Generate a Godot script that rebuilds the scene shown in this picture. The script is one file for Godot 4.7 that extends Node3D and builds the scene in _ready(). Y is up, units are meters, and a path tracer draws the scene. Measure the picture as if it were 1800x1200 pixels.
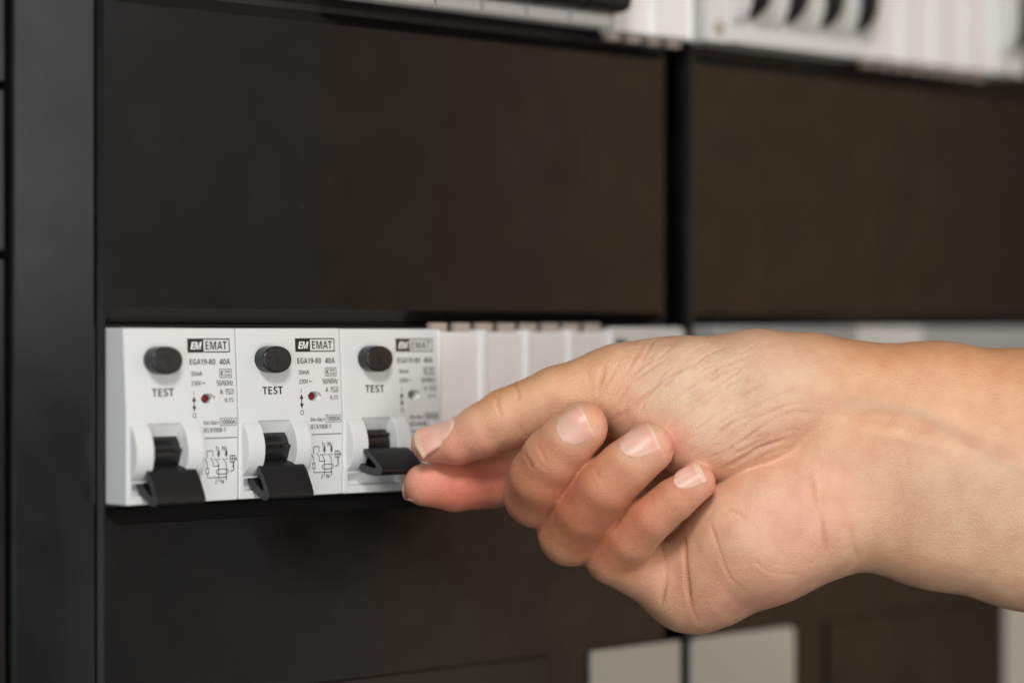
extends Node3D

const MM := 0.001
var M := {}
var used := {}


func _ready():
	# ---- camera, background, lamps, exposure -------------------------------------------------
	var yaw := deg_to_rad(-44.2)
	var cam_at := Vector3(-388, -2, 539) * MM
	var cam := Camera3D.new()
	cam.name = "camera"
	add_child(cam)
	cam.fov = 14.96
	cam.near = 0.02
	cam.far = 30.0
	cam.position = cam_at
	cam.rotation = Vector3(deg_to_rad(-0.125), yaw, 0)
	cam.current = true
	var env := Environment.new()
	env.background_mode = Environment.BG_COLOR
	env.background_color = Color(0.050, 0.050, 0.052).linear_to_srgb()
	env.tonemap_mode = Environment.TONE_MAPPER_LINEAR
	env.tonemap_exposure = 1.0
	env.sdfgi_enabled = true
	env.ssao_enabled = true
	env.ssil_enabled = true
	var we := WorldEnvironment.new()
	we.name = "surroundings"
	we.environment = env
	var lens := CameraAttributesPhysical.new()
	lens.frustum_focal_length = 90.0
	lens.frustum_focus_distance = 0.692
	lens.exposure_aperture = 4.6
	we.camera_attributes = lens
	add_child(we)
	lamp("key_lamp", Vector3(-330, 485, 515), Vector3(60, -30, 0), Vector2(0.20, 0.20), 0.47, Color(1.0, 0.985, 0.965))
	lamp("left_lamp", Vector3(-800, -50, 560), Vector3(60, -20, 0), Vector2(0.45, 0.45), 0.30, Color(0.93, 0.975, 1.0))
	lamp("front_fill", Vector3(50, -150, 850), Vector3(150, -40, 0), Vector2(0.36, 0.36), 0.25, Color(1.0, 0.985, 0.96))  # added fill light that brightens the forearm
	lamp("post_sheen_lamp", Vector3(890, 480, 1470), Vector3(40, 100, 0), Vector2(0.40, 1.0), 0.20, Color(0.98, 0.985, 1.0))  # added unseen light, placed for its reflection in the post
	lamp("plate_sheen_lamp", Vector3(1307, -390, 1434), Vector3(60, -60, 0), Vector2(0.34, 0.5), 0.055, Color(0.93, 0.96, 1.0))  # added low light; its reflection lifts the lower cover plate
	lamp("warm_sheen_lamp", Vector3(1860, 100, 1430), Vector3(180, -20, 0), Vector2(0.55, 1.7), 0.54, Color(1.0, 0.58, 0.27))  # added warm light, placed for the brown reflection on the covers

	materials()
	await breakers()
	cabinet()
	rows()
	hand(Transform3D(Basis(Vector3.UP, yaw), cam_at), 690.0)


# ---- helpers ---------------------------------------------------------------------------------
func lamp(called: String, at: Vector3, aim: Vector3, size: Vector2, energy: float, c: Color):
	var l := AreaLight3D.new()
	l.name = called
	add_child(l)
	l.area_size = size
	l.light_energy = energy
	l.light_color = c.linear_to_srgb()
	l.shadow_enabled = true
	l.area_range = 6.0
	l.look_at_from_position(at * MM, aim * MM, Vector3.UP)


func mat(called: String, c: Color, rough: float, spec := 0.5) -> StandardMaterial3D:
	var m := StandardMaterial3D.new()
	m.resource_name = called
	m.albedo_color = c.linear_to_srgb()
	m.roughness = rough
	m.metallic_specular = spec
	M[called] = m
	return m


func noise_tex(seed_: int, freq: float, size: int, normal := 0.0, kind := FastNoiseLite.TYPE_SIMPLEX_SMOOTH, ramp: Gradient = null) -> NoiseTexture2D:
	var n := FastNoiseLite.new()
	n.seed = seed_
	n.noise_type = kind
	n.frequency = freq
	n.fractal_octaves = 4
	var t := NoiseTexture2D.new()
	t.width = size
	t.height = size
	t.seamless = true
	t.noise = n
	if normal > 0.0:
		t.as_normal_map = true
		t.bump_strength = normal
	if ramp:
		t.color_ramp = ramp
	return t


func dusty(m: StandardMaterial3D, base: Color, seed_: int, density: int, spread: float):
	# faint mottling and a few pale specks of dust and lint lying on dark paint
	var s := 1024
	var im := Image.create_empty(s, s, false, Image.FORMAT_RGB8)
	var n := FastNoiseLite.new()
	n.seed = seed_
	n.frequency = 0.006
	n.fractal_octaves = 5
	for y in s:
		for x in s:
			var a := float(x) / s
			var k := lerpf(n.get_noise_2d(x, y), n.get_noise_2d(x - s, y), a)
			var f := 1.0 + spread * k
			im.set_pixel(x, y, Color(base.r * f, base.g * f, base.b * f).linear_to_srgb())
	var r := RandomNumberGenerator.new()
	r.seed = seed_ + 7
	for i in density:
		var x := r.randi_range(4, s - 5)
		var y := r.randi_range(4, s - 5)
		var g := 1.3 + 4.5 * pow(r.randf(), 3.0)
		var c := Color(base.r * g, base.g * g, base.b * g).linear_to_srgb()
		im.set_pixel(x, y, c)
		if r.randf() < 0.3:
			im.set_pixel(x + 1, y + r.randi_range(0, 1), c)
		if r.randf() < 0.05:
			for q in 6:
				im.set_pixel(clampi(x + int(q * 0.7), 0, s - 1), clampi(y + q, 0, s - 1), c)
	var worn := Gradient.new()
	worn.set_color(0, Color(0.72, 0.72, 0.72))
	worn.set_color(1, Color(1, 1, 1))
	m.roughness_texture = noise_tex(seed_ + 3, 0.012, 512, 0.0, FastNoiseLite.TYPE_SIMPLEX_SMOOTH, worn)
	m.roughness *= 1.15
	m.albedo_color = Color.WHITE
	m.albedo_texture = ImageTexture.create_from_image(im)
	m.uv1_triplanar = true
	m.uv1_world_triplanar = true
	m.uv1_scale = Vector3.ONE * 6.0


func fine_normal(m: StandardMaterial3D, t: Texture2D, strength: float, scale_: float):
	m.normal_enabled = true
	m.normal_texture = t
	m.normal_scale = strength
	m.uv1_triplanar = true
	m.uv1_scale = Vector3.ONE * scale_


func materials():
	var grain := noise_tex(3, 0.08, 256, 3.0)
	fine_normal(mat("white plastic", Color(0.66, 0.67, 0.66), 0.42, 0.42), grain, 0.10, 60)
	fine_normal(mat("rib white", Color(0.84, 0.84, 0.83), 0.4, 0.45), grain, 0.10, 60)
	fine_normal(mat("cover white", Color(0.80, 0.765, 0.75), 0.5, 0.4), grain, 0.10, 60)
	fine_normal(mat("aged white", Color(0.66, 0.65, 0.62), 0.5, 0.4), grain, 0.10, 60)
	fine_normal(mat("beige plastic", Color(0.42, 0.35, 0.30), 0.55, 0.4), grain, 0.10, 60)
	fine_normal(mat("black plastic", Color(0.011, 0.0108, 0.0108), 0.42, 0.38), noise_tex(5, 0.12, 256, 6.0), 0.35, 90)
	fine_normal(mat("black button", Color(0.012, 0.012, 0.013), 0.30, 0.5), grain, 0.12, 60)
	mat("highlit worn black", Color(0.05, 0.05, 0.052), 0.55, 0.4)  # worn lever ends, with their rim highlight put into the colour
	fine_normal(mat("shaded plastic", Color(0.36, 0.37, 0.36), 0.5, 0.4), grain, 0.10, 60)  # pale breaker shells with the recess shade put into the colour
	mat("ink", Color(0.035, 0.026, 0.024), 0.6, 0.3)
	mat("paper ink", Color(0.82, 0.81, 0.80), 0.5, 0.4)
	mat("red flag", Color(0.24, 0.005, 0.010), 0.4)
	fine_normal(mat("drum black", Color(0.010, 0.010, 0.010), 0.28, 0.5), grain, 0.2, 60)
	mat("dark hollow", Color(0.006, 0.005, 0.005), 0.7, 0.3)
	var g := mat("black paint", Color(0.012, 0.012, 0.0125), 0.28, 0.31)
	dusty(g, Color(0.0062, 0.0062, 0.0062), 11, 1500, 0.4)
	var p := mat("grey paint", Color(0.012, 0.012, 0.012), 0.19, 0.5)
	dusty(p, Color(0.0062, 0.0065, 0.0066), 23, 300, 0.2)
	mat("recess paint", Color(0.013, 0.0112, 0.0105), 0.45, 0.4)
	mat("shaded blank white", Color(0.47, 0.43, 0.37), 0.55, 0.4)  # white blanks with the warm shadow of the hand put into the colour
	var s := mat("skin", Color.WHITE, 0.43, 0.48)
	s.vertex_color_use_as_albedo = true
	s.subsurf_scatter_enabled = true
	s.subsurf_scatter_strength = 0.10
	fine_normal(s, noise_tex(9, 0.10, 512, 6.0, FastNoiseLite.TYPE_CELLULAR), 0.80, 45)
	var n := mat("nail", Color.WHITE, 0.38, 0.45)
	n.vertex_color_use_as_albedo = true


func number(called: String, parent: Node) -> String:
	var key := str(parent.get_instance_id()) + called
	used[key] = used.get(key, -1) + 1
	return called if used[key] == 0 else "%s_%03d" % [called, used[key]]


func thing(called: String, label: String, category: String, at := Vector3.ZERO, group := "") -> Node3D:
	var o := Node3D.new()
	o.name = number(called, self)
	add_child(o)
	o.position = at * MM
	o.set_meta("label", label)
	o.set_meta("category", category)
	if group:
		o.set_meta("group", group)
	return o


func copy(o: Node3D, called: String, label: String, at: Vector3) -> Node3D:
	var c: Node3D = o.duplicate()
	c.name = number(called, self)
	add_child(c)
	c.position = at * MM
	c.set_meta("label", label)
	return c


func part(called: String, tris: PackedVector3Array, material: String, parent: Node, angle := 40.0, at := Vector3.ZERO) -> MeshInstance3D:
	var o := MeshInstance3D.new()
	o.name = number(called, parent)
	o.mesh = finish(tris, angle)
	o.material_override = null
	o.mesh.surface_set_material(0, M[material])
	parent.add_child(o)
	o.position = at * MM
	return o


func finish(t: PackedVector3Array, angle: float) -> ArrayMesh:
	# triangles in millimetres (outward, counter-clockwise) to a mesh in metres, smoothed across edges flatter than the angle
	var fn := PackedVector3Array()
	var at := {}
	for i in range(0, t.size(), 3):
		fn.append((t[i + 1] - t[i]).cross(t[i + 2] - t[i]))
		for k in 3:
			var key := Vector3i((t[i + k] * 200.0).round())
			if not at.has(key):
				at[key] = []
			at[key].append(i / 3)
	var limit := cos(deg_to_rad(angle))
	var v := PackedVector3Array()
	var n := PackedVector3Array()
	for i in range(0, t.size(), 3):
		var me := fn[i / 3]
		var unit := me.normalized()
		for k in [0, 2, 1]:
			var sum := Vector3.ZERO
			for f in at[Vector3i((t[i + k] * 200.0).round())]:
				if fn[f].normalized().dot(unit) >= limit:
					sum += fn[f]
			v.append(t[i + k] * MM)
			n.append(sum.normalized() if sum.length() > 1e-9 else unit)
	var a := []
	a.resize(Mesh.ARRAY_MAX)
	a[Mesh.ARRAY_VERTEX] = v
	a[Mesh.ARRAY_NORMAL] = n
	var m := ArrayMesh.new()
	m.add_surface_from_arrays(Mesh.PRIMITIVE_TRIANGLES, a)
	return m


func loft(rings: Array, caps := true) -> PackedVector3Array:
	var t := PackedVector3Array()
	var n: int = rings[0].size()
	for i in rings.size() - 1:
		var a: PackedVector3Array = rings[i]
		var b: PackedVector3Array = rings[i + 1]
		for j in n:
			var k := (j + 1) % n
			t.append_array([a[j], a[k], b[k], a[j], b[k], b[j]])
	if caps:
		for e in 2:
			var r: PackedVector3Array = rings[0] if e == 0 else rings[-1]
			var nn := Vector3.ZERO
			for j in n:
				nn += r[j].cross(r[(j + 1) % n])
			nn = nn.normalized()
			var ux := nn.cross(Vector3(0.3, 0.9, 0.31)).normalized()
			var uy := nn.cross(ux)
			var flat := PackedVector2Array()
			for q in r:
				flat.append(Vector2(q.dot(ux), q.dot(uy)))
			var ids := Geometry2D.triangulate_polygon(flat)
			for q in range(0, ids.size(), 3):
				var f := (r[ids[q + 1]] - r[ids[q]]).cross(r[ids[q + 2]] - r[ids[q]]).dot(nn)
				# the first cap looks back along the loft, the last one forward; which is outward is settled below
				var fwd := (f > 0) == (e == 1)
				t.append_array([r[ids[q]], r[ids[q + 1]], r[ids[q + 2]]] if fwd else [r[ids[q]], r[ids[q + 2]], r[ids[q + 1]]])
	var vol := 0.0
	for i in range(0, t.size(), 3):
		vol += t[i].dot(t[i + 1].cross(t[i + 2]))
	if vol < 0:
		for i in range(0, t.size(), 3):
			var q := t[i + 1]
			t[i + 1] = t[i + 2]
			t[i + 2] = q
	return t


func rounded(w: float, h: float, r: float, n := 4) -> PackedVector2Array:
	var p := PackedVector2Array()
	for c in 4:
		var cx: float = (w / 2 - r) * [1, -1, -1, 1][c]
		var cy: float = (h / 2 - r) * [1, 1, -1, -1][c]
		for i in n + 1:
			var a := PI / 2 * (c + float(i) / n)
			p.append(Vector2(cx + r * cos(a), cy + r * sin(a)))
	return p


func oval(w: float, h: float, e := 2.3, n := 40) -> PackedVector2Array:
	var p := PackedVector2Array()
	for i in n:
		var a := TAU * i / n
		p.append(Vector2(w / 2 * signf(cos(a)) * pow(absf(cos(a)), 2 / e), h / 2 * signf(sin(a)) * pow(absf(sin(a)), 2 / e)))
	return p


func ring_z(p: PackedVector2Array, c: Vector2, z: float) -> PackedVector3Array:
	var r := PackedVector3Array()
	for q in p:
		r.append(Vector3(c.x + q.x, c.y + q.y, z))
	return r


func slab(x0: float, x1: float, y0: float, y1: float, z0: float, z1: float, b := 0.4, corner := 0.0) -> PackedVector3Array:
	# a box with softened edges
	var w := absf(x1 - x0)
	var h := absf(y1 - y0)
	var c := Vector2((x0 + x1) / 2, (y0 + y1) / 2)
	var r := maxf(corner, b)
	var rings := []
	for s in [[z0, b], [z0 + 0.3 * b, 0.3 * b], [z0 + b, 0.0], [z1 - b, 0.0], [z1 - 0.3 * b, 0.3 * b], [z1, b]]:
		rings.append(ring_z(rounded(w - 2 * s[1], h - 2 * s[1], maxf(r - s[1], 0.02)), c, s[0]))
	return loft(rings)


func prism(profile: PackedVector2Array, x0: float, x1: float, b := 0.25) -> PackedVector3Array:
	# a profile in (y, z) swept along x, its ends softened
	var n := profile.size()
	var area := 0.0
	for i in n:
		area += profile[i].cross(profile[(i + 1) % n])
	var rings := []
	for s in ([[x0, b], [x0 + 0.3 * b, 0.3 * b], [x0 + b, 0.0], [x1 - b, 0.0], [x1 - 0.3 * b, 0.3 * b], [x1, b]] if b > 0 else [[x0, 0.0], [x1, 0.0]]):
		var r := PackedVector3Array()
		for i in n:
			var d0 := (profile[i] - profile[(i + n - 1) % n]).normalized()
			var d1 := (profile[(i + 1) % n] - profile[i]).normalized()
			var inward := (Vector2(-d0.y, d0.x) + Vector2(-d1.y, d1.x)).normalized() * signf(area)
			var q: Vector2 = profile[i] + inward * s[1]
			r.append(Vector3(s[0], q.x, q.y))
		rings.append(r)
	return loft(rings)


func smooth_profile(p: PackedVector2Array, times := 2) -> PackedVector2Array:
	for k in times:
		var q := PackedVector2Array()
		for i in p.size():
			var a := p[i]
			var b := p[(i + 1) % p.size()]
			q.append(a.lerp(b, 0.25))
			q.append(a.lerp(b, 0.75))
		p = q
	return p


func shifted(t: PackedVector3Array, by: Vector3) -> PackedVector3Array:
	var o := PackedVector3Array()
	for q in t:
		o.append(q + by)
	return o


# ---- lettering -------------------------------------------------------------------------------
func words(what: String, x0: float, x1: float, y0: float, y1: float, bold := false, slant := 0.0, deep := 0.0) -> PackedVector3Array:
	# lettering that fills the given rectangle (x0..x1, from y0 at the top down to y1), at z = 0
	var f := SystemFont.new()
	f.font_names = ["Droid Sans"]
	f.font_weight = 700 if bold else 400
	var m := TextMesh.new()
	m.font = f
	m.text = what
	m.depth = deep
	m.pixel_size = 0.1
	m.font_size = 48
	m.curve_step = 1.0
	var t := m.get_faces()
	var lo := Vector3(1e9, 1e9, 0)
	var hi := -lo
	for q in t:
		lo = lo.min(q)
		hi = hi.max(q)
	var o := PackedVector3Array()
	for i in range(0, t.size(), 3):
		for k in [0, 2, 1]:
			var q := t[i + k]
			var a := (q.x - lo.x) / (hi.x - lo.x)
			var b := (q.y - lo.y) / (hi.y - lo.y)
			o.append(Vector3(lerpf(x0, x1, a) + slant * b, lerpf(y1, y0, b), q.z))
	return o


func struck(what: String, x0: float, x1: float, y0: float, y1: float) -> PackedVector3Array:
	# small print, a little heavier than the regular face
	var t := words(what, x0, x1 - 0.07, y0, y1)
	t.append_array(shifted(words(what, x0 + 0.07, x1, y0 - 0.02, y1 - 0.02), Vector3(0, 0, 0.004)))
	return t


func bar(x0: float, y0: float, x1: float, y1: float, w: float) -> PackedVector3Array:
	var a := Vector3(x0, y0, 0)
	var b := Vector3(x1, y1, 0)
	var s := (b - a).normalized().cross(Vector3.BACK) * w / 2
	return PackedVector3Array([a - s, a + s, b + s, a - s, b + s, b - s])


func frame(x0: float, x1: float, y0: float, y1: float, w: float) -> PackedVector3Array:
	var t := bar(x0, y0, x1, y0, w)
	t.append_array(bar(x0, y1, x1, y1, w))
	t.append_array(bar(x0, y0 + w / 2, x0, y1 - w / 2, w))
	t.append_array(bar(x1, y0 + w / 2, x1, y1 - w / 2, w))
	return t


func path(p: Array, w: float) -> PackedVector3Array:
	var t := PackedVector3Array()
	for i in p.size() - 1:
		t.append_array(bar(p[i][0], p[i][1], p[i + 1][0], p[i + 1][1], w))
	return t


func ellipse_line(c: Vector2, rx: float, ry: float, w: float, n := 20, e := 2.0) -> PackedVector3Array:
	var t := PackedVector3Array()
	var p := oval(rx * 2, ry * 2, e, n)
	for i in n:
		var a := c + p[i]
		var b := c + p[(i + 1) % n]
		t.append_array(bar(a.x, a.y, b.x, b.y, w))
	return t


func blot(c: Vector2, r: float) -> PackedVector3Array:
	var t := PackedVector3Array()
	for i in 10:
		t.append_array([Vector3(c.x, c.y, 0), Vector3(c.x + r * cos(TAU * i / 10), c.y + r * sin(TAU * i / 10), 0), Vector3(c.x + r * cos(TAU * (i + 1) / 10), c.y + r * sin(TAU * (i + 1) / 10), 0)])
	return t


func face_z(y: float) -> float:
	# the front of a breaker leans back a little above its lever
	return -1.3 * clampf((y + 23.0) / 22.5, 0.0, 1.0)


func laid(t: PackedVector3Array, lift: float) -> PackedVector3Array:
	# bends flat print onto the front face
	var o := PackedVector3Array()
	for q in t:
		o.append(Vector3(q.x, q.y, face_z(q.y) + lift + q.z))
	return o


func markings() -> PackedVector3Array:
	var t := PackedVector3Array()
	t.append_array(words("TEST", 8.3, 15.2, -15.5, -17.55, true))
	t.append_array(frame(20.2, 33.7, -2.85, -6.2, 0.32))
	t.append_array(words("EMAT", 25.9, 32.9, -3.45, -5.6, true))
	t.append_array(words("EGA19-80", 20.6, 28.9, -8.0, -9.5, true))
	t.append_array(words("40A", 30.3, 33.8, -8.0, -9.5, true))
	t.append_array(struck("30mA", 20.8, 24.6, -11.2, -12.4))
	t.append_array(frame(30.2, 34.1, -10.7, -12.9, 0.16))
	t.append_array(struck("K", 30.6, 31.6, -11.0, -12.6))
	t.append_array(words("EMA", 31.9, 33.8, -11.0, -11.65, true))
	t.append_array(words("EUR", 31.9, 33.8, -11.95, -12.6, true))
	t.append_array(struck("230V", 20.9, 24.1, -13.7, -14.9))
	t.append_array(words("~", 24.4, 25.5, -14.1, -14.5))
	t.append_array(struck("50/60Hz", 29.1, 34.5, -13.6, -15.0))
	t.append_array(bar(21.6, -16.3, 21.6, -17.2, 0.2))
	t.append_array(bar(21.6, -18.4, 21.6, -20.9, 0.3))
	t.append_array([Vector3(21.6, -17.6, 0), Vector3(20.95, -18.95, 0), Vector3(22.25, -18.95, 0), Vector3(21.6, -21.6, 0), Vector3(22.25, -20.25, 0), Vector3(20.95, -20.25, 0)])
	t.append_array(ellipse_line(Vector2(21.6, -22.6), 0.5, 0.6, 0.2))
	t.append_array(words("A", 30.1, 31.1, -16.0, -17.2, true))
	t.append_array(frame(32.1, 34.5, -15.95, -17.2, 0.14))
	for k in 2:
		t.append_array(path([[32.2, -16.25 - 0.45 * k], [32.7, -16.1 - 0.45 * k], [33.3, -16.55 - 0.45 * k], [33.8, -16.6 - 0.45 * k], [34.4, -16.2 - 0.45 * k]], 0.14))
	t.append_array(struck("0.1S", 31.6, 34.5, -18.2, -19.3))
	t.append_array(struck("Inc=Iac=", 24.5, 29.6, -24.0, -25.1))
	t.append_array(frame(29.9, 35.2, -23.5, -25.4, 0.15))
	t.append_array(struck("10000A", 30.3, 34.9, -23.85, -25.05))
	t.append_array(struck("IEC61008-1", 24.5, 31.6, -25.9, -27.1))
	t.append_array(bar(24.9, -28.6, 35.5, -28.6, 0.22))
	# the wiring diagram
	var w := 0.22
	t.append_array(struck("1", 28.4, 28.9, -30.7, -31.9))
	t.append_array(struck("N", 30.5, 31.5, -30.7, -31.9))
	for x in [29.4, 31.9]:
		t.append_array(bar(x, -31.0, x, -33.7, w))
		t.append_array(path([[x - 0.4, -32.0], [x + 0.4, -32.7], [x - 0.4, -33.3]], w))
		t.append_array(path([[x + 0.4, -32.0], [x - 0.4, -32.7], [x + 0.4, -33.3]], w))
		t.append_array(bar(x - 0.9, -34.0, x, -35.4, w))
		t.append_array(bar(x, -35.4, x, -40.0, w))
	t.append_array(path([[25.6, -33.9], [25.6, -31.9], [27.5, -31.9], [27.5, -33.4]], w))
	t.append_array(path([[24.8, -33.9], [25.7, -35.0], [25.7, -36.3]], w))
	t.append_array(frame(25.3, 26.1, -36.4, -37.8, w))
	t.append_array(path([[25.7, -37.9], [25.7, -38.9], [31.9, -38.9]], w))
	t.append_array(path([[26.8, -33.7], [27.6, -34.8], [27.6, -35.9], [29.4, -35.9]], w))
	t.append_array(blot(Vector2(29.4, -35.9), 0.28))
	t.append_array(blot(Vector2(31.9, -38.9), 0.28))
	t.append_array(ellipse_line(Vector2(30.6, -37.4), 1.9, 0.65, w, 24, 3.5))
	for x in [27.9, 29.2, 30.5, 31.8]:
		t.append_array(bar(x, -34.15, x + 0.7, -34.15, w))
	t.append_array(frame(33.2, 34.7, -33.3, -35.0, w))
	t.append_array(bar(33.95, -33.4, 33.95, -34.9, w))
	t.append_array(path([[33.3, -34.15], [35.2, -34.15]], w))
	t.append_array(bar(35.2, -33.6, 35.2, -34.7, w))
	t.append_array(path([[34.1, -35.1], [34.5, -35.4], [34.0, -35.7], [34.5, -36.0], [34.0, -36.3], [34.5, -36.6], [34.3, -37.2], [33.6, -37.4], [33.2, -37.4]], 0.26))
	t.append_array(struck("2", 28.2, 28.9, -39.4, -40.5))
	t.append_array(struck("N", 30.1, 31.1, -39.4, -40.5))
	return laid(t, 0.03)


# ---- the three residual current breakers ------------------------------------------------------
func csg_mesh(t: PackedVector3Array) -> CSGMesh3D:
	var st := SurfaceTool.new()
	st.begin(Mesh.PRIMITIVE_TRIANGLES)
	for i in range(0, t.size(), 3):
		for k in [0, 2, 1]:
			st.add_vertex(t[i + k])
	st.index()
	st.generate_normals()
	var c := CSGMesh3D.new()
	c.mesh = st.commit()
	return c


func carve(solid: PackedVector3Array, cuts: Array) -> PackedVector3Array:
	# boolean cut in millimetres; gives back plain triangles
	var root := CSGCombiner3D.new()
	root.name = "carving"
	add_child(root)
	root.add_child(csg_mesh(solid))
	for c in cuts:
		var k: CSGShape3D = c if c is CSGShape3D else csg_mesh(c)
		k.operation = CSGShape3D.OPERATION_SUBTRACTION
		root.add_child(k)
	await get_tree().process_frame
	await get_tree().process_frame
	var t := root.bake_static_mesh().get_faces()
	remove_child(root)
	root.queue_free()
	for i in range(0, t.size(), 3):
		var q := t[i + 1]
		t[i + 1] = t[i + 2]
		t[i + 2] = q
	return t


func breakers():
	var rings := []
	for s in [[-45.0, -0.5, 0.35], [-44.85, -0.12, 0.1], [-44.5, 0.0, 0.0], [-23.0, 0.0, 0.0], [-0.5, -1.3, 0.0], [-0.15, -1.42, 0.1], [0.0, -1.8, 0.35]]:
		var f: float = s[1]
		var i: float = s[2]
		var y: float = s[0]
		rings.append(PackedVector3Array([Vector3(0.1 + i, y, -14), Vector3(35.9 - i, y, -14), Vector3(35.9 - i, y, f - 0.55), Vector3(35.75 - i, y, f - 0.16), Vector3(35.4 - i, y, f), Vector3(0.6 + i, y, f), Vector3(0.25 + i, y, f - 0.16), Vector3(0.1 + i, y, f - 0.55)]))
	var slot := prism(PackedVector2Array([Vector2(-24.4, 4), Vector2(-24.4, -0.2), Vector2(-27.8, -1.7), Vector2(-28.2, -3.0), Vector2(-28.2, -12), Vector2(-39.4, -12), Vector2(-39.4, 4)]), 6.6, 17.3, 0.0)
	var below := prism(PackedVector2Array([Vector2(-39.45, 4), Vector2(-39.45, -2.2), Vector2(-42.6, -2.2), Vector2(-43.4, 4)]), 1.6, 20.8, 0.0)
	var bowl := CSGSphere3D.new()
	bowl.radius = 1.0
	bowl.radial_segments = 28
	bowl.rings = 14
	bowl.transform = Transform3D(Basis.from_scale(Vector3(2.7, 1.6, 1.0)), Vector3(26.2, -18.4, -0.75))
	var hole := CSGCylinder3D.new()
	hole.radius = 1.05
	hole.height = 6.0
	hole.sides = 24
	hole.transform = Transform3D(Basis.from_scale(Vector3(1.85, 1.2, 1.0)) * Basis(Vector3.RIGHT, PI / 2), Vector3(26.2, -18.4, -1.6))
	var housing: PackedVector3Array = await carve(loft(rings), [slot, below, bowl, hole])

	var a := thing("residual_current_breaker", "white breaker at the left end of the row, lever down, black test button, red flag", "circuit breaker", Vector3.ZERO, "residual current breakers side by side")
	part("housing", housing, "white plastic", a, 30)
	var cheek := smooth_profile(PackedVector2Array([Vector2(-24.5, -0.3), Vector2(-25.2, 1.0), Vector2(-27.5, 2.4), Vector2(-30.5, 3.2), Vector2(-33.5, 3.2), Vector2(-36.3, 2.4), Vector2(-38.3, 0.9), Vector2(-39.6, -1.0), Vector2(-39.6, -7), Vector2(-24.5, -7)]), 2)
	part("lever_cheek", prism(cheek, 1.1, 6.55, 0.3), "white plastic", a)
	part("lever_cheek", prism(cheek, 17.35, 22.4, 0.3), "white plastic", a)
	# the test button: an oval cap on a short collar, with a raised T
	var rb := []
	for s in [[-2.0, 0.0], [2.3, 0.0], [2.65, 0.08], [2.9, 0.28], [3.0, 0.6], [2.97, 1.4]]:
		rb.append(ring_z(oval(9.8 - 2 * s[1], 7.2 - 2 * s[1], 2.12, 56), Vector2(10.9, -8.3), s[0]))
	var button := part("test_button", loft(rb), "black button", a, 35)
	var tt := shifted(words("T", 9.9, 12.1, -6.9, -9.7, false, 0.0, 0.24), Vector3(0, 0, 2.98))
	part("button_letter", tt, "black button", button, 20)
	var flag := []
	for q in [[-4.4, 0.0], [-2.9, 0.0], [-2.6, 0.1], [-2.5, 0.35]]:
		flag.append(ring_z(oval(3.8 - 2 * q[1], 2.45 - 2 * q[1], 2.0, 28), Vector2(26.2, -18.4), q[0]))
	part("indicator_flag", loft(flag), "red flag", a, 60)
	part("printed_marking", markings(), "ink", a, 5)
	part("logo_block", laid(loft([ring_z(rounded(5.0, 3.3, 0.05, 1), Vector2(22.75, -4.52), 0.0), ring_z(rounded(5.0, 3.3, 0.05, 1), Vector2(22.75, -4.52), 0.03)]), 0.0), "ink", a, 20)
	var em := words("E", 21.0, 22.3, -3.6, -5.5, true, 0.5)
	em.append_array(words("M", 22.35, 24.2, -3.6, -5.5, true, 0.5))
	part("logo_letters", laid(em, 0.06), "paper ink", a, 5)
	# lever: a ribbed drum that turns between the cheeks and a hollow hooked grip; it turns about the drum's axis
	var lever := Node3D.new()
	lever.name = "lever"
	a.add_child(lever)
	var pivot := Vector3(0, -32, -5)
	lever.position = pivot * MM
	var drum := PackedVector2Array()
	for i in 44:
		var an := TAU * i / 44
		var rr := 5.2 - (0.5 if i == 12 else 0.0) - (0.2 if i in [8, 16] else 0.0)
		drum.append(Vector2(rr * sin(an), rr * cos(an)))
	part("drum", prism(drum, 6.9, 17.0, 0.2), "drum black", lever, 25)
	for q in [[6.9, 9.6], [9.9, 13.4], [13.7, 17.0]]:
		part("drum_ridge", prism(PackedVector2Array([Vector2(0.2, 4.6), Vector2(0.2, 5.75), Vector2(0.6, 5.85), Vector2(1.1, 5.6), Vector2(1.3, 4.6)]), q[0], q[1], 0.12), "drum black", lever, 25)
	var neck := PackedVector2Array([Vector2(-2.9, 2.0), Vector2(-3.2, 4.3), Vector2(-3.7, 6.4), Vector2(-4.4, 7.7), Vector2(-6.2, 6.6), Vector2(-5.2, 2.0)])
	part("neck", prism(neck, 7.2, 17.2, 0.2), "black plastic", lever, 25)
	var hook := smooth_profile(PackedVector2Array([Vector2(-3.9, 7.4), Vector2(-6.5, 9.3), Vector2(-9.4, 10.8), Vector2(-11.8, 11.8), Vector2(-12.9, 11.5), Vector2(-13.3, 10.2), Vector2(-12.5, 7.8), Vector2(-10.6, 5.0), Vector2(-8.7, 3.1), Vector2(-7.4, 3.1), Vector2(-7.1, 4.3), Vector2(-8.7, 6.0), Vector2(-10.3, 8.2), Vector2(-10.9, 9.5), Vector2(-10.4, 9.9), Vector2(-8.3, 8.8), Vector2(-6.0, 7.3), Vector2(-4.6, 6.1)]), 2)
	part("grip", prism(hook, 4.7, 20.2, 0.22), "black plastic", lever, 40)
	part("grip_end", prism(hook, 4.6, 4.72, 0.03), "highlit worn black", lever, 40)  # thin paler overlay that carries the rim highlight in its colour
	var web := PackedVector2Array([Vector2(-6.0, 7.8), Vector2(-8.6, 9.4), Vector2(-10.5, 10.3), Vector2(-11.1, 9.7), Vector2(-10.3, 7.8), Vector2(-8.5, 5.6)])
	part("grip_web", prism(web, 12.0, 13.4, 0.1), "dark hollow", lever, 20)
	var b := copy(a, "residual_current_breaker", "white breaker in the middle of three, lever down, showing its red flag", Vector3(36, 0, 0))
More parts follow.
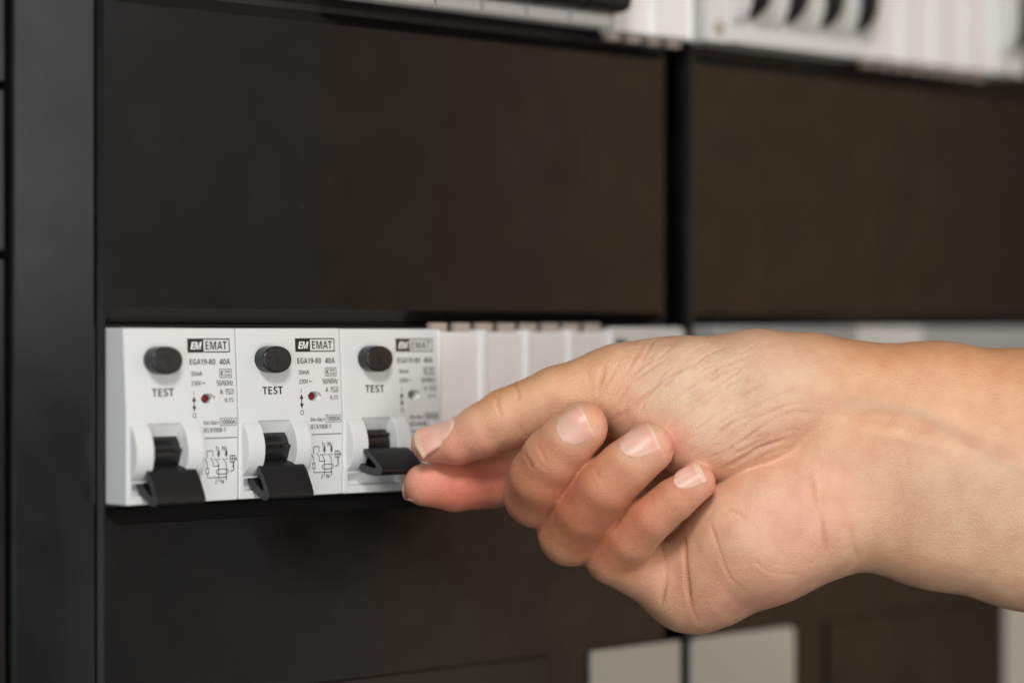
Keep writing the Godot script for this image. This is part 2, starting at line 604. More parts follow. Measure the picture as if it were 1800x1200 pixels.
	var c := copy(a, "residual_current_breaker", "white breaker whose half raised black lever is pinched by the fingers", Vector3(72, 0, 0))
	b.rotation_degrees = Vector3(0.12, 0.10, 0.10)
	c.rotation_degrees = Vector3(-0.10, -0.06, -0.12)
	c.get_node("lever").rotation_degrees.x = -25.0
	var pale: MeshInstance3D = c.get_node("indicator_flag")
	pale.position.z -= 0.9 * MM
	pale.set_surface_override_material(0, M["aged white"])
	pale.set_meta("label", "white indicator sunk out of sight")


# ---- covers and frame of the cabinet ---------------------------------------------------------
func cut(x0: float, x1: float, y0: float, y1: float, r: float) -> PackedVector3Array:
	var c := Vector2((x0 + x1) / 2, (y0 + y1) / 2)
	return loft([ring_z(rounded(x1 - x0, y1 - y0, r, 5), c, -30), ring_z(rounded(x1 - x0, y1 - y0, r, 5), c, 10)])


func tray(x0: float, x1: float, y0: float, y1: float, parent: Node):
	# the stepped lining of a cut-out: a sloping lip, then the dark floor behind the devices
	var c := Vector2((x0 + x1) / 2, (y0 + y1) / 2)
	var w := x1 - x0
	var h := y1 - y0
	var t := PackedVector3Array()
	var outline := []
	for s in [[-8.6, -0.02], [-9.2, 0.25], [-13.5, 3.6], [-15.0, 4.2], [-15.0, 6.0]]:
		outline.append(ring_z(rounded(w - 2 * s[1], h - 2 * s[1], maxf(4.0 - s[1], 0.3), 5), c, s[0]))
	t = loft(outline, false)
	part("cutout_lip", t, "recess paint", parent, 35)
	part("cutout_floor", slab(x0 + 3, x1 - 3, y0 + 3, y1 - 3, -17.5, -15.2, 0.2), "dark hollow", parent)


func cabinet():
	var spans := [[-3.4, 212.2, -0.7, 210.4], [220.8, 452, 223.2, 448]]
	for k in 2:
		var s: Array = spans[k]
		var o := thing("cabinet_cover", ["black cover plate behind the three breakers, between the grey post and the gap", "black cover plate right of the dark vertical gap, out of focus"][k], "cover plate")
		part("plate", await carve(slab(s[0], s[1], -260, 260, -14.5, -8, 2.2), [cut(s[2], s[3], 83.5, 139.5, 4), cut(s[2], s[3], -50.5, 5.2, 4)]), "black paint", o, 30)
		tray(s[2], s[3], 83.5, 139.5, o)
		tray(s[2], s[3], -50.5, 5.2, o)
	var back := thing("cabinet_interior", "dark interior seen in the gap between the two cover plates", "cabinet")
	part("back_wall", slab(-90, 470, -270, 270, -40, -36, 0.5), "dark hollow", back)
	var post := thing("cabinet_post", "grey vertical post along the left side of the cabinet", "post")
	part("post_face", slab(-29.0, -3.75, -260, 260, -20, -7.6, 0.9), "grey paint", post)
	var ys := [[-260, -101], [-99.6, 17.4], [18.6, 59.2], [60.4, 260]]
	for k in 4:
		var p := thing("side_panel", ["grey side panel at the lower left edge of the photo", "tall grey side panel left of the post, between two slots", "short grey side panel left of the post, between two slots", "grey side panel at the upper left edge of the photo"][k], "panel", Vector3.ZERO, "side panels left of the post")
		part("panel_face", slab(-80, -30.2, ys[k][0], ys[k][1], -20, -8.4, 0.8), "grey paint", p)


# ---- other rows of devices ---------------------------------------------------------------------
func blank_strip(n: int, at: Vector3, label: String, teeth_top: bool, teeth_below: bool) -> Node3D:
	var o := thing("blanking_strip", label, "blanking strip", at, "white blanking strips")
	for k in n:
		part("blank_cover", slab(k * 18 + 1.15, k * 18 + 16.85, -44.6, -0.9, -7.4, -2.0, 0.3), "cover white", o)
	for k in n + 1:
		var x0 := maxf(k * 18 - 1.2, 0.0)
		part("rib", slab(x0, minf(k * 18 + 1.2, n * 18), -45, -0.3, -7.4, -1.0, 0.4), "rib white", o)
	for k in n * 2:
		if teeth_top:
			part("snap_tab", slab(k * 9 + 1.6, k * 9 + 7.4, -1.5, 1.7, -7.5, -5, 0.3), "beige plastic", o)
		if teeth_below:
			part("snap_tab", slab(k * 9 + 1.6, k * 9 + 7.4, -47.2, -44, -7.5, -5, 0.3), "beige plastic", o)
	return o


func small_breaker(at: Vector3, label: String, group: String, shell := "aged white") -> Node3D:
	var o := thing("miniature_breaker", label, "circuit breaker", at, group)
	part("housing", slab(0.1, 17.7, -45, 0, -14, -1.0, 0.5), shell, o)
	var c := smooth_profile(PackedVector2Array([Vector2(-7, -1.5), Vector2(-8, 1.8), Vector2(-14, 4.6), Vector2(-30, 4.6), Vector2(-37, 2.2), Vector2(-40, -1.5), Vector2(-40, -6), Vector2(-7, -6)]), 2)
	part("lever_cheek", prism(c, 1.0, 6.4, 0.3), shell, o)
	part("lever_cheek", prism(c, 11.8, 16.8, 0.3), shell, o)
	var g := smooth_profile(PackedVector2Array([Vector2(-9, -1), Vector2(-10, 4.0), Vector2(-18, 8.0), Vector2(-28, 9.0), Vector2(-34, 6.5), Vector2(-37, 1.5), Vector2(-37, -1)]), 2)
	part("lever", prism(g, 7.2, 11.0, 0.3), "black plastic", o)
	return o


func wide_lever_breaker(at: Vector3, label: String) -> Node3D:
	var o := thing("lever_breaker", label, "circuit breaker", at, "breakers with broad black levers in the top row")
	part("housing", slab(0.1, 17.8, -45, 0, -7.5, -1.0, 0.5), "aged white", o)
	part("skirt", slab(0.3, 17.6, -44.6, -41.5, -3, 0.4, 0.4), "aged white", o)
	var g := smooth_profile(PackedVector2Array([Vector2(-10, -2), Vector2(-12, 5), Vector2(-22, 7.5), Vector2(-30, 9.5), Vector2(-39.5, 9.0), Vector2(-41.0, 6.5), Vector2(-41.5, -2)]), 2)
	part("lever", prism(g, 0.45, 17.45, 0.4), "black plastic", o)
	return o


func rows():
	# middle row, right of the three breakers
	blank_strip(4, Vector3(108, 0, 0), "white ribbed blanking strip right of the three breakers, partly behind the hand", true, false)
	var d := thing("end_device", "pale device above the wrist at the end of the middle row, small black switch", "circuit breaker", Vector3(181.5, 0.6, 0))
	part("housing", slab(0, 34, -45.5, 0, -7.4, -4, 0.6, 2.5), "aged white", d)
	part("switch", slab(2.2, 6.0, -10, -3.8, -5, -2.5, 0.5), "black plastic", d)
	# top row, left cover: broad black levers, then a blanking strip whose tabs hang below it
	var spots := ["mostly out of frame at the top left", "fifth from the top blanking strip", "fourth from the top blanking strip", "third from the top blanking strip", "second from the top blanking strip", "next to the blanking strip in the top row"]
	for k in 6:
		wide_lever_breaker(Vector3(70 + 18 * k, 135.5, 0), "breaker with a broad black lever, " + spots[k])
	blank_strip(2, Vector3(180, 134.8, 0), "short white blanking strip of the top row, left of the dark gap", false, true)
	# top row, right cover
	var e := thing("end_filler", "white end filler with a screw, right of the dark gap in the top row", "filler piece", Vector3(222, 135.6, 0))
	part("body", slab(0, 10, -45.5, 0, -14, -0.5, 0.6, 1.0), "aged white", e)
	var sc := []
	for s in [[-1.0, 0.0], [0.1, 0.0], [0.35, 0.3], [0.4, 1.0]]:
		sc.append(ring_z(oval(4.4 - 2 * s[1], 4.4 - 2 * s[1], 2.0, 20), Vector2(5, -41), s[0]))
	part("screw", loft(sc), "beige plastic", e)
	for k in 4:
		small_breaker(Vector3(232.2 + 18 * k, 135.6, 0), ["leftmost", "second", "third", "rightmost"][k] + " of four blurred small breakers with black levers, top right", "small breakers in the top row at the right")
	blank_strip(4, Vector3(304.5, 135.8, 0), "blurred white blanking strip at the top right, beside the four small breakers", false, true)
	small_breaker(Vector3(377, 136, 0), "blurred breaker at the right edge of the photo, top row", "small breakers in the top row at the right")
	# middle row, right cover: only its upper edge shows above the wrist
	for k in 12:
		small_breaker(Vector3(226 + 18 * k, 1.2, 0), "blurred pale breaker showing above the forearm, %s from the dark gap" % ["first", "second", "third", "fourth", "fifth", "sixth", "seventh", "eighth", "ninth", "tenth", "eleventh", "twelfth"][k], "small breakers behind the forearm", "aged white" if k in [4, 5] else "shaded plastic")  # most shells carry the recess shade in their colour
	# blanking plates with hand shadow in their colour, then dark sheets on the covers
	var l := thing("blanking_plate", "plain white blank below the hand, left of the dark gap", "blanking plate")
	part("plate", slab(176, 216.2, -150, -97, -8.2, -6.4, 0.5, 1.0), "shaded blank white", l)
	l = thing("blanking_plate", "plain white blank below the hand, right of the dark gap", "blanking plate")
	part("plate", slab(221.2, 272, -150, -97, -8.2, -6.4, 0.5, 2.5), "shaded blank white", l)
	l = thing("blanking_plate", "plain pale blank at the lower right corner of the photo", "blanking plate")
	part("plate", slab(391, 436, -150, -94, -8.2, -6.4, 0.5, 2.5), "shaded blank white", l)
	l = thing("dark_sheet", "black flap low on the left cover plate", "sheet")
	part("sheet", slab(58, 159, -150, -97, -8.2, -6.8, 0.5, 1.5), "recess paint", l)  # thin dark slab, slightly proud of the cover plate
	l = thing("dark_sheet", "black flap low on the right cover plate, below the forearm", "sheet")
	part("sheet", slab(289, 376, -150, -97, -8.2, -6.8, 0.5, 1.5), "black paint", l)


# ---- the hand --------------------------------------------------------------------------------
var bA := PackedVector3Array()
var bD := PackedVector3Array()
var bI := PackedFloat32Array()
var bR := PackedFloat32Array()
var bS := PackedFloat32Array()
var bG := PackedInt32Array()
const BLEND := [8.0, 0.7, 0.7, 0.7, 0.7, 0.9, 6.0]
const JOIN := 1.1
var lines := []
var blots := []


func bone(g: int, a: Vector3, b: Vector3, ra: float, rb: float):
	bA.append(a)
	bD.append(b - a)
	bI.append(1.0 / (b - a).length_squared())
	bR.append(ra)
	bS.append(rb - ra)
	bG.append(g)


func crease(p: Array, width: float, depth: float, behind: float):
	lines.append([p, width, depth, behind])


func tint(at: Vector3, r: float, c: Color, s: float):
	blots.append([at, r, c, s])


func flesh(p: Vector3, ids: PackedInt32Array) -> float:
	var all := 1e9
	var mine := 1e9
	var g := -1
	var k := 1.0
	for i in ids:
		var pa := p - bA[i]
		var h := clampf(pa.dot(bD[i]) * bI[i], 0.0, 1.0)
		var d := (pa - bD[i] * h).length() - bR[i] - bS[i] * h
		if bG[i] != g:
			var j := maxf(JOIN - absf(all - mine), 0.0) / JOIN
			all = minf(all, mine) - j * j * JOIN * 0.25
			g = bG[i]
			k = BLEND[g]
			mine = d
		else:
			var j := maxf(k - absf(mine - d), 0.0) / k
			mine = minf(mine, d) - j * j * k * 0.25
	var j := maxf(JOIN - absf(all - mine), 0.0) / JOIN
	return minf(all, mine) - j * j * JOIN * 0.25


func near_bones(p: Vector3, reach: float, ids: PackedInt32Array) -> PackedInt32Array:
	var ds := PackedFloat32Array()
	var least := 1e9
	for i in ids:
		var pa := p - bA[i]
		var h := clampf(pa.dot(bD[i]) * bI[i], 0.0, 1.0)
		var d := (pa - bD[i] * h).length() - bR[i] - bS[i] * h
		ds.append(d)
		least = minf(least, d)
	var out := PackedInt32Array()
	for i in ids.size():
		if ds[i] < least + 2.0 * reach + 9.0:
			out.append(ids[i])
	return out


func hand(view: Transform3D, dist: float):
	# joints in millimetres, round the wrist: x along the forearm away from the fingers, y up, z out of the palm
	bone(0, Vector3(1.8, 14.0, -14.0), Vector3(24.9, 11.4, -14.0), 16.0, 17.0)
	bone(0, Vector3(24.9, 11.4, -14.0), Vector3(48.2, 8.3, -15.0), 17.0, 18.2)
	bone(0, Vector3(48.2, 8.3, -15.0), Vector3(158.0, -4.0, -20.0), 18.2, 26.0)
	bone(0, Vector3(1.6, -14.4, -12.0), Vector3(24.8, -17.2, -13.0), 16.2, 18.0)
	bone(0, Vector3(24.8, -17.2, -13.0), Vector3(48.1, -21.4, -14.0), 18.0, 19.4)
	bone(0, Vector3(48.1, -21.4, -14.0), Vector3(158.0, -44.4, -20.0), 19.4, 26.0)
	bone(0, Vector3(-1.5, 0.2, -12.0), Vector3(24.6, -2.9, -12.0), 17.5, 20.0)
	bone(0, Vector3(24.6, -2.9, -12.0), Vector3(47.9, -6.8, -13.0), 20.0, 22.5)
	bone(0, Vector3(47.9, -6.8, -13.0), Vector3(158.0, -24.2, -20.0), 22.5, 34.0)
	bone(0, Vector3(-0.7, 10.0, -18.0), Vector3(-55.4, 3.7, -42.0), 14.0, 11.0)
	bone(0, Vector3(-0.5, 0.6, -20.0), Vector3(-54.6, -8.3, -42.0), 14.0, 11.0)
	bone(0, Vector3(-2.0, -8.7, -20.0), Vector3(-50.9, -23.1, -36.0), 14.0, 10.5)
	bone(0, Vector3(-6.9, -14.8, -18.0), Vector3(-44.2, -36.9, -16.0), 13.0, 8.9)
	bone(0, Vector3(0.0, -12.8, -12.0), Vector3(-12.7, -17.9, -8.0), 15.5, 15.5)
	bone(0, Vector3(-12.7, -17.9, -8.0), Vector3(-25.0, -24.0, -7.0), 15.5, 15.5)
	bone(0, Vector3(-25.0, -24.0, -7.0), Vector3(-34.8, -30.7, -9.0), 15.5, 13.2)
	bone(0, Vector3(-36.3, -37.4, -9.0), Vector3(-40.0, -39.5, -10.0), 6.8, 5.6)
	bone(0, Vector3(-40.0, -39.5, -10.0), Vector3(-42.7, -39.2, -11.0), 5.6, 5.2)
	bone(0, Vector3(-21.9, -15.6, -8.0), Vector3(-29.4, -18.8, -9.0), 13.0, 12.0)
	bone(0, Vector3(-55.4, 3.7, -42.0), Vector3(-80.3, -2.3, -32.0), 11.0, 9.4)
	bone(1, Vector3(-55.4, 3.7, -42.0), Vector3(-80.3, -2.3, -32.0), 11.0, 9.4)
	bone(1, Vector3(-80.3, -2.3, -32.0), Vector3(-96.1, -8.2, -26.0), 9.4, 7.6)
	bone(1, Vector3(-96.1, -8.2, -26.0), Vector3(-106.2, -9.3, -22.0), 7.6, 7.1)
	bone(1, Vector3(-106.2, -9.3, -22.0), Vector3(-114.3, -8.9, -19.0), 7.1, 5.8)
	bone(0, Vector3(-54.6, -8.3, -42.0), Vector3(-74.9, -10.3, -26.0), 11.0, 9.0)
	bone(2, Vector3(-54.6, -8.3, -42.0), Vector3(-83.9, -10.8, -8.0), 11.0, 9.1)
	bone(2, Vector3(-83.9, -10.8, -8.0), Vector3(-82.6, -5.8, -1.0), 9.1, 8.7)
	bone(2, Vector3(-82.6, -5.8, -1.0), Vector3(-79.9, -0.6, 3.0), 8.7, 8.2)
	bone(2, Vector3(-79.9, -0.6, 3.0), Vector3(-76.5, 3.4, 5.0), 8.2, 7.5)
	bone(2, Vector3(-76.5, 3.4, 5.0), Vector3(-72.3, 7.5, 6.0), 7.5, 7.0)
	bone(0, Vector3(-50.9, -23.1, -36.0), Vector3(-65.7, -20.8, -20.0), 10.5, 9.0)
	bone(3, Vector3(-50.9, -23.1, -36.0), Vector3(-74.9, -21.3, -8.0), 10.5, 8.8)
	bone(3, Vector3(-74.9, -21.3, -8.0), Vector3(-71.3, -14.9, 0.0), 8.8, 8.2)
	bone(3, Vector3(-71.3, -14.9, 0.0), Vector3(-66.3, -8.3, 6.0), 8.2, 7.6)
	bone(3, Vector3(-66.3, -8.3, 6.0), Vector3(-60.7, -2.8, 7.0), 7.6, 7.2)
	bone(3, Vector3(-60.7, -2.8, 7.0), Vector3(-54.7, 2.1, 6.0), 7.2, 6.8)
	bone(0, Vector3(-44.2, -36.9, -16.0), Vector3(-56.8, -29.7, -12.0), 8.9, 8.0)
	bone(4, Vector3(-44.2, -36.9, -16.0), Vector3(-63.5, -27.1, -6.0), 8.9, 7.7)
	bone(4, Vector3(-63.5, -27.1, -6.0), Vector3(-59.2, -21.9, 0.0), 7.7, 7.1)
	bone(4, Vector3(-59.2, -21.9, 0.0), Vector3(-54.3, -16.6, 4.0), 7.1, 6.3)
	bone(4, Vector3(-54.3, -16.6, 4.0), Vector3(-47.9, -11.5, 5.0), 6.3, 5.7)
	bone(4, Vector3(-47.9, -11.5, 5.0), Vector3(-41.7, -7.0, 4.0), 5.7, 4.9)
	bone(5, Vector3(-62.2, 17.6, -12.0), Vector3(-78.3, 14.7, -11.0), 10.2, 8.7)
	bone(5, Vector3(-78.3, 14.7, -11.0), Vector3(-92.4, 9.2, -10.0), 8.7, 8.1)
	bone(5, Vector3(-92.4, 9.2, -10.0), Vector3(-98.3, 6.1, -11.0), 8.1, 7.6)
	bone(5, Vector3(-98.3, 6.1, -11.0), Vector3(-105.5, 2.9, -13.0), 7.6, 6.2)
	bone(5, Vector3(-105.5, 2.9, -13.0), Vector3(-113.0, 2.4, -15.0), 6.2, 5.0)
	bone(6, Vector3(-78.3, 14.7, -11.0), Vector3(-62.2, 17.6, -12.0), 8.6, 10.4)
	bone(6, Vector3(-62.2, 17.6, -12.0), Vector3(-53.7, 17.0, -12.0), 10.4, 12.0)
	bone(6, Vector3(-53.7, 17.0, -12.0), Vector3(-44.6, 16.4, -11.0), 12.0, 13.9)
	bone(6, Vector3(-44.6, 16.4, -11.0), Vector3(-24.5, 16.0, -12.0), 13.9, 16.2)
	bone(6, Vector3(-24.5, 16.0, -12.0), Vector3(-8.9, 14.8, -14.0), 16.2, 16.2)
	bone(6, Vector3(-8.9, 14.8, -14.0), Vector3(6.6, 12.9, -15.0), 16.2, 15.4)
	bone(6, Vector3(6.6, 12.9, -15.0), Vector3(25.1, 11.0, -15.0), 15.4, 16.4)
	bone(6, Vector3(-53.9, 9.5, -9.0), Vector3(-40.3, 6.5, -7.0), 9.0, 12.5)
	bone(6, Vector3(-40.3, 6.5, -7.0), Vector3(-26.4, 8.0, -9.0), 12.5, 13.5)
	lines = []
	blots = []
	crease([Vector2(-12.3, -3.7), Vector2(-10.8, -12.0), Vector2(-8.9, -19.5), Vector2(-7.9, -27.0)], 0.70, 0.50, -10.0)
	crease([Vector2(-1.0, -18.0), Vector2(-0.3, -24.0), Vector2(2.0, -29.3)], 0.90, 0.15, -10.0)
	crease([Vector2(-34.7, -13.6), Vector2(-30.2, -15.5), Vector2(-29.1, -19.6)], 0.50, 0.26, -12.0)
	crease([Vector2(-50.4, -22.7), Vector2(-49.5, -32.3), Vector2(-51.0, -41.0)], 0.60, 0.45, -18.0)
	crease([Vector2(-45.0, -19.2), Vector2(-44.3, -32.1), Vector2(-43.1, -39.7), Vector2(-40.5, -45.4)], 0.70, 0.60, -16.0)
	crease([Vector2(-38.5, -16.6), Vector2(-36.2, -24.2), Vector2(-33.2, -31.7), Vector2(-27.9, -36.2)], 0.50, 0.24, -12.0)
	crease([Vector2(-27.9, -26.4), Vector2(-22.6, -30.2), Vector2(-15.1, -31.0)], 0.50, 0.22, -12.0)
	crease([Vector2(-17.0, 4.7), Vector2(-24.5, 2.1), Vector2(-30.5, -1.3), Vector2(-36.6, -4.7)], 0.80, 0.50, -8.0)
	crease([Vector2(-38.1, 26.5), Vector2(-48.6, 21.2), Vector2(-57.6, 13.7), Vector2(-64.3, 8.3)], 0.60, 0.30, -8.0)
	crease([Vector2(-59.0, 23.4), Vector2(-63.5, 17.4), Vector2(-65.8, 11.4)], 0.50, 0.22, -10.0)
	crease([Vector2(-65.8, 23.4), Vector2(-68.0, 15.1)], 0.50, 0.20, -10.0)
	crease([Vector2(-48.6, 26.5), Vector2(-58.3, 19.7), Vector2(-62.1, 14.4)], 0.50, 0.25, -8.0)
	crease([Vector2(-28.3, 24.2), Vector2(-38.1, 17.4), Vector2(-48.6, 10.7)], 0.50, 0.22, -8.0)
	crease([Vector2(-23.0, 19.7), Vector2(-32.0, 14.4), Vector2(-42.6, 6.2)], 0.50, 0.22, -8.0)
	crease([Vector2(-14.8, 18.2), Vector2(-26.8, 12.9), Vector2(-33.5, 7.7), Vector2(-38.8, 3.2)], 0.60, 0.22, -8.0)
	crease([Vector2(-11.0, 14.4), Vector2(-19.3, 12.9), Vector2(-28.3, 8.4), Vector2(-35.1, 2.4)], 0.60, 0.22, -8.0)
	crease([Vector2(-8.0, 11.4), Vector2(-18.5, 11.1), Vector2(-24.5, 7.7), Vector2(-31.3, 2.4)], 0.60, 0.22, -8.0)
	crease([Vector2(-15.5, 6.9), Vector2(-23.0, 4.7), Vector2(-33.5, -0.6)], 0.60, 0.22, -8.0)
	crease([Vector2(-42.6, 25.7), Vector2(-51.6, 18.9), Vector2(-59.1, 12.2)], 0.50, 0.20, -8.0)
	crease([Vector2(-32.8, 25.0), Vector2(-42.6, 18.9), Vector2(-51.6, 12.2)], 0.50, 0.20, -8.0)
	crease([Vector2(-53.1, 25.7), Vector2(-60.6, 19.7), Vector2(-64.3, 13.7)], 0.50, 0.20, -8.0)
	crease([Vector2(-6.3, 8.4), Vector2(7.3, 5.7), Vector2(18.6, 3.5), Vector2(32.9, 0.8)], 2.40, -0.35, -10.0)
	crease([Vector2(-7.8, 9.9), Vector2(7.3, 10.3), Vector2(18.6, 7.6), Vector2(32.9, 3.1), Vector2(44.1, -1.4)], 2.60, 0.50, -10.0)
	crease([Vector2(-96.4, 17.6), Vector2(-94.1, 12.5), Vector2(-93.4, 9.5)], 0.50, 0.45, -14.0)
	crease([Vector2(-90.8, 20.1), Vector2(-89.1, 17.1), Vector2(-89.1, 14.0)], 0.50, 0.45, -14.0)
	crease([Vector2(-93.6, 18.6), Vector2(-94.9, 13.0)], 0.50, 0.25, -14.0)
	crease([Vector2(-89.1, 8.5), Vector2(-86.6, 4.5)], 0.50, 0.25, -14.0)
	crease([Vector2(-86.4, 4.3), Vector2(-84.1, -0.7), Vector2(-81.6, -3.2)], 0.60, 0.22, -6.0)
	crease([Vector2(-84.1, 3.3), Vector2(-81.1, -2.2)], 0.60, 0.22, -6.0)
	crease([Vector2(-87.6, 1.3), Vector2(-85.1, -3.2)], 0.60, 0.20, -6.0)
	crease([Vector2(-70.6, -3.7), Vector2(-68.1, -8.7)], 0.70, 0.15, -6.0)
	crease([Vector2(-69.1, -3.2), Vector2(-66.1, -8.2)], 0.70, 0.15, -6.0)
	crease([Vector2(-70.5, 22.6), Vector2(-68.9, 14.1)], 0.60, 0.20, -12.0)
	crease([Vector2(-65.9, 24.2), Vector2(-67.9, 17.1)], 0.60, 0.20, -12.0)
	crease([Vector2(-61.9, 24.7), Vector2(-65.9, 18.1), Vector2(-67.4, 15.6)], 0.60, 0.20, -12.0)
	tint(Vector3(1.3, 32.5, -10.0), 24.0, Color(0.58, 0.23, 0.07), 0.70)
	tint(Vector3(24.3, 29.4, -10.0), 26.0, Color(0.58, 0.23, 0.07), 0.90)
	tint(Vector3(47.3, 26.3, -10.0), 28.0, Color(0.58, 0.23, 0.07), 0.95)
	tint(Vector3(14.2, 30.2, -14.0), 14.0, Color(0.58, 0.23, 0.07), 0.60)
	tint(Vector3(-17.1, 34.8, -10.0), 12.0, Color(0.58, 0.23, 0.07), 0.40)
	tint(Vector3(-93.6, 19.2, -8.0), 9.0, Color(0.58, 0.23, 0.07), 0.50)
	tint(Vector3(-44.6, 34.0, -10.0), 14.0, Color(0.58, 0.23, 0.07), 0.50)
	tint(Vector3(-75.2, 27.9, -12.0), 12.0, Color(0.58, 0.23, 0.07), 0.40)
	tint(Vector3(-82.9, 24.0, -12.0), 9.0, Color(0.58, 0.23, 0.07), 0.30)
	tint(Vector3(15.1, 16.6, 0.0), 26.0, Color(0.72, 0.39, 0.22), 0.70)
	tint(Vector3(37.7, 13.6, 0.0), 28.0, Color(0.72, 0.39, 0.22), 0.70)
	tint(Vector3(-63.3, 21.1, -2.0), 14.0, Color(0.72, 0.39, 0.22), 0.60)
	tint(Vector3(-78.5, 19.6, -3.0), 12.0, Color(0.72, 0.39, 0.22), 0.40)
	tint(Vector3(-38.1, 18.2, 4.0), 24.0, Color(0.70, 0.51, 0.40), 0.75)
	tint(Vector3(-46.9, 18.2, 2.0), 14.0, Color(0.70, 0.51, 0.40), 0.35)
	tint(Vector3(-12.3, 24.2, 2.0), 16.0, Color(0.70, 0.51, 0.40), 0.40)
	tint(Vector3(29.3, -11.8, 5.0), 34.0, Color(0.70, 0.51, 0.40), 0.55)
	tint(Vector3(14.5, -22.3, 4.0), 20.0, Color(0.72, 0.39, 0.22), 0.30)
	tint(Vector3(-27.5, -35.8, 4.0), 16.0, Color(0.64, 0.32, 0.23), 0.80)
	tint(Vector3(-39.4, -39.1, 2.0), 14.0, Color(0.64, 0.32, 0.23), 0.60)
	tint(Vector3(-12.3, -27.0, 2.0), 14.0, Color(0.64, 0.32, 0.23), 0.60)
	tint(Vector3(-49.8, -36.2, 0.0), 14.0, Color(0.64, 0.32, 0.23), 0.60)
	tint(Vector3(14.8, -27.0, 2.0), 20.0, Color(0.64, 0.37, 0.25), 0.50)
	tint(Vector3(-20.5, -13.1, 8.0), 20.0, Color(0.74, 0.43, 0.33), 0.70)
	tint(Vector3(-11.5, -11.6, 8.0), 14.0, Color(0.74, 0.31, 0.23), 0.20)
	tint(Vector3(-84.6, -4.3, 4.0), 12.0, Color(0.50, 0.18, 0.10), 0.85)  # browner fingers: tanned skin, plus finger shading put into the colour
	tint(Vector3(-75.6, -13.2, 6.0), 13.0, Color(0.50, 0.18, 0.10), 0.90)
	tint(Vector3(-79.4, 1.9, 8.0), 9.0, Color(0.50, 0.18, 0.10), 0.65)
	tint(Vector3(-63.1, -4.7, 10.0), 10.0, Color(0.50, 0.18, 0.10), 0.75)
	tint(Vector3(-69.5, -21.0, 2.0), 13.0, Color(0.50, 0.18, 0.10), 0.85)
	tint(Vector3(-56.3, -15.3, 8.0), 11.0, Color(0.50, 0.18, 0.10), 0.90)
	tint(Vector3(-47.3, -10.1, 8.0), 9.0, Color(0.50, 0.18, 0.10), 0.80)
	tint(Vector3(-62.7, -24.2, 0.0), 12.0, Color(0.50, 0.18, 0.10), 0.80)
	tint(Vector3(-90.6, -12.1, 0.0), 11.0, Color(0.50, 0.18, 0.10), 0.80)
	tint(Vector3(-68.2, -10.1, 8.0), 10.0, Color(0.50, 0.18, 0.10), 0.70)
	tint(Vector3(-81.5, -19.9, -4.0), 11.0, Color(0.50, 0.18, 0.10), 0.70)
	tint(Vector3(-65.8, 9.6, 8.0), 7.0, Color(0.74, 0.31, 0.23), 0.90)
	tint(Vector3(-48.8, 3.1, 8.0), 7.0, Color(0.74, 0.31, 0.23), 0.90)
	tint(Vector3(-37.9, -6.0, 6.0), 6.0, Color(0.74, 0.31, 0.23), 0.85)
	tint(Vector3(-114.5, -10.2, -14.0), 12.0, Color(0.74, 0.31, 0.23), 0.85)
	tint(Vector3(-107.4, -0.4, -8.0), 10.0, Color(0.74, 0.31, 0.23), 0.70)
	tint(Vector3(-98.2, -0.3, -6.0), 11.0, Color(0.74, 0.31, 0.23), 0.55)
	tint(Vector3(-104.8, -11.2, -16.0), 11.0, Color(0.66, 0.19, 0.13), 0.85)  # shade and red bounce under the thumb, painted into the index finger
	tint(Vector3(-96.8, -8.6, -18.0), 12.0, Color(0.66, 0.19, 0.13), 0.80)
	tint(Vector3(-99.9, -5.5, -18.0), 10.0, Color(0.66, 0.19, 0.13), 0.50)
	tint(Vector3(-63.5, 8.4, 2.0), 9.0, Color(0.64, 0.32, 0.23), 0.70)
	tint(Vector3(-49.7, -1.6, -2.0), 9.0, Color(0.64, 0.32, 0.23), 0.70)
	var o := thing("hand", "bare right hand and forearm, thumb and index finger pinching a breaker lever", "hand")
	o.transform = Transform3D(view.basis, view * (Vector3(90.59, -31.71, -dist) * MM))
	var every := PackedInt32Array()
	for g in 7:
		for i in bG.size():
			if bG[i] == g:
				every.append(i)
	var c := 0.5
	var B := 5
	# grid lines, wider apart up the forearm beyond the picture
	var lo := Vector3(1e9, 1e9, 1e9)
	var hi := -lo
	for i in bA.size():
		for e in [bA[i], bA[i] + bD[i]]:
			var r := maxf(bR[i], bR[i] + bS[i]) + 3.0
			lo = lo.min(e - Vector3(r, r, r))
			hi = hi.max(e + Vector3(r, r, r))
	hi.x = minf(hi.x, 125.0)
	var gx := PackedFloat32Array()
	var x := lo.x
	while x < hi.x:
		gx.append(x)
		x += c if x < 50.0 else c + (x - 50.0) * 0.06
	while (gx.size() - 1) % B != 0:
		gx.append(gx[-1] + 2.0)
	var nx := gx.size()
	var ny := int((hi.y - lo.y) / c / B + 1) * B + 1
	var nz := int((hi.z - lo.z) / c / B + 1) * B + 1
	var field := PackedFloat32Array()
	field.resize(nx * ny * nz)
	field.fill(1.0)
	var sx := ny * nz
	var active := []
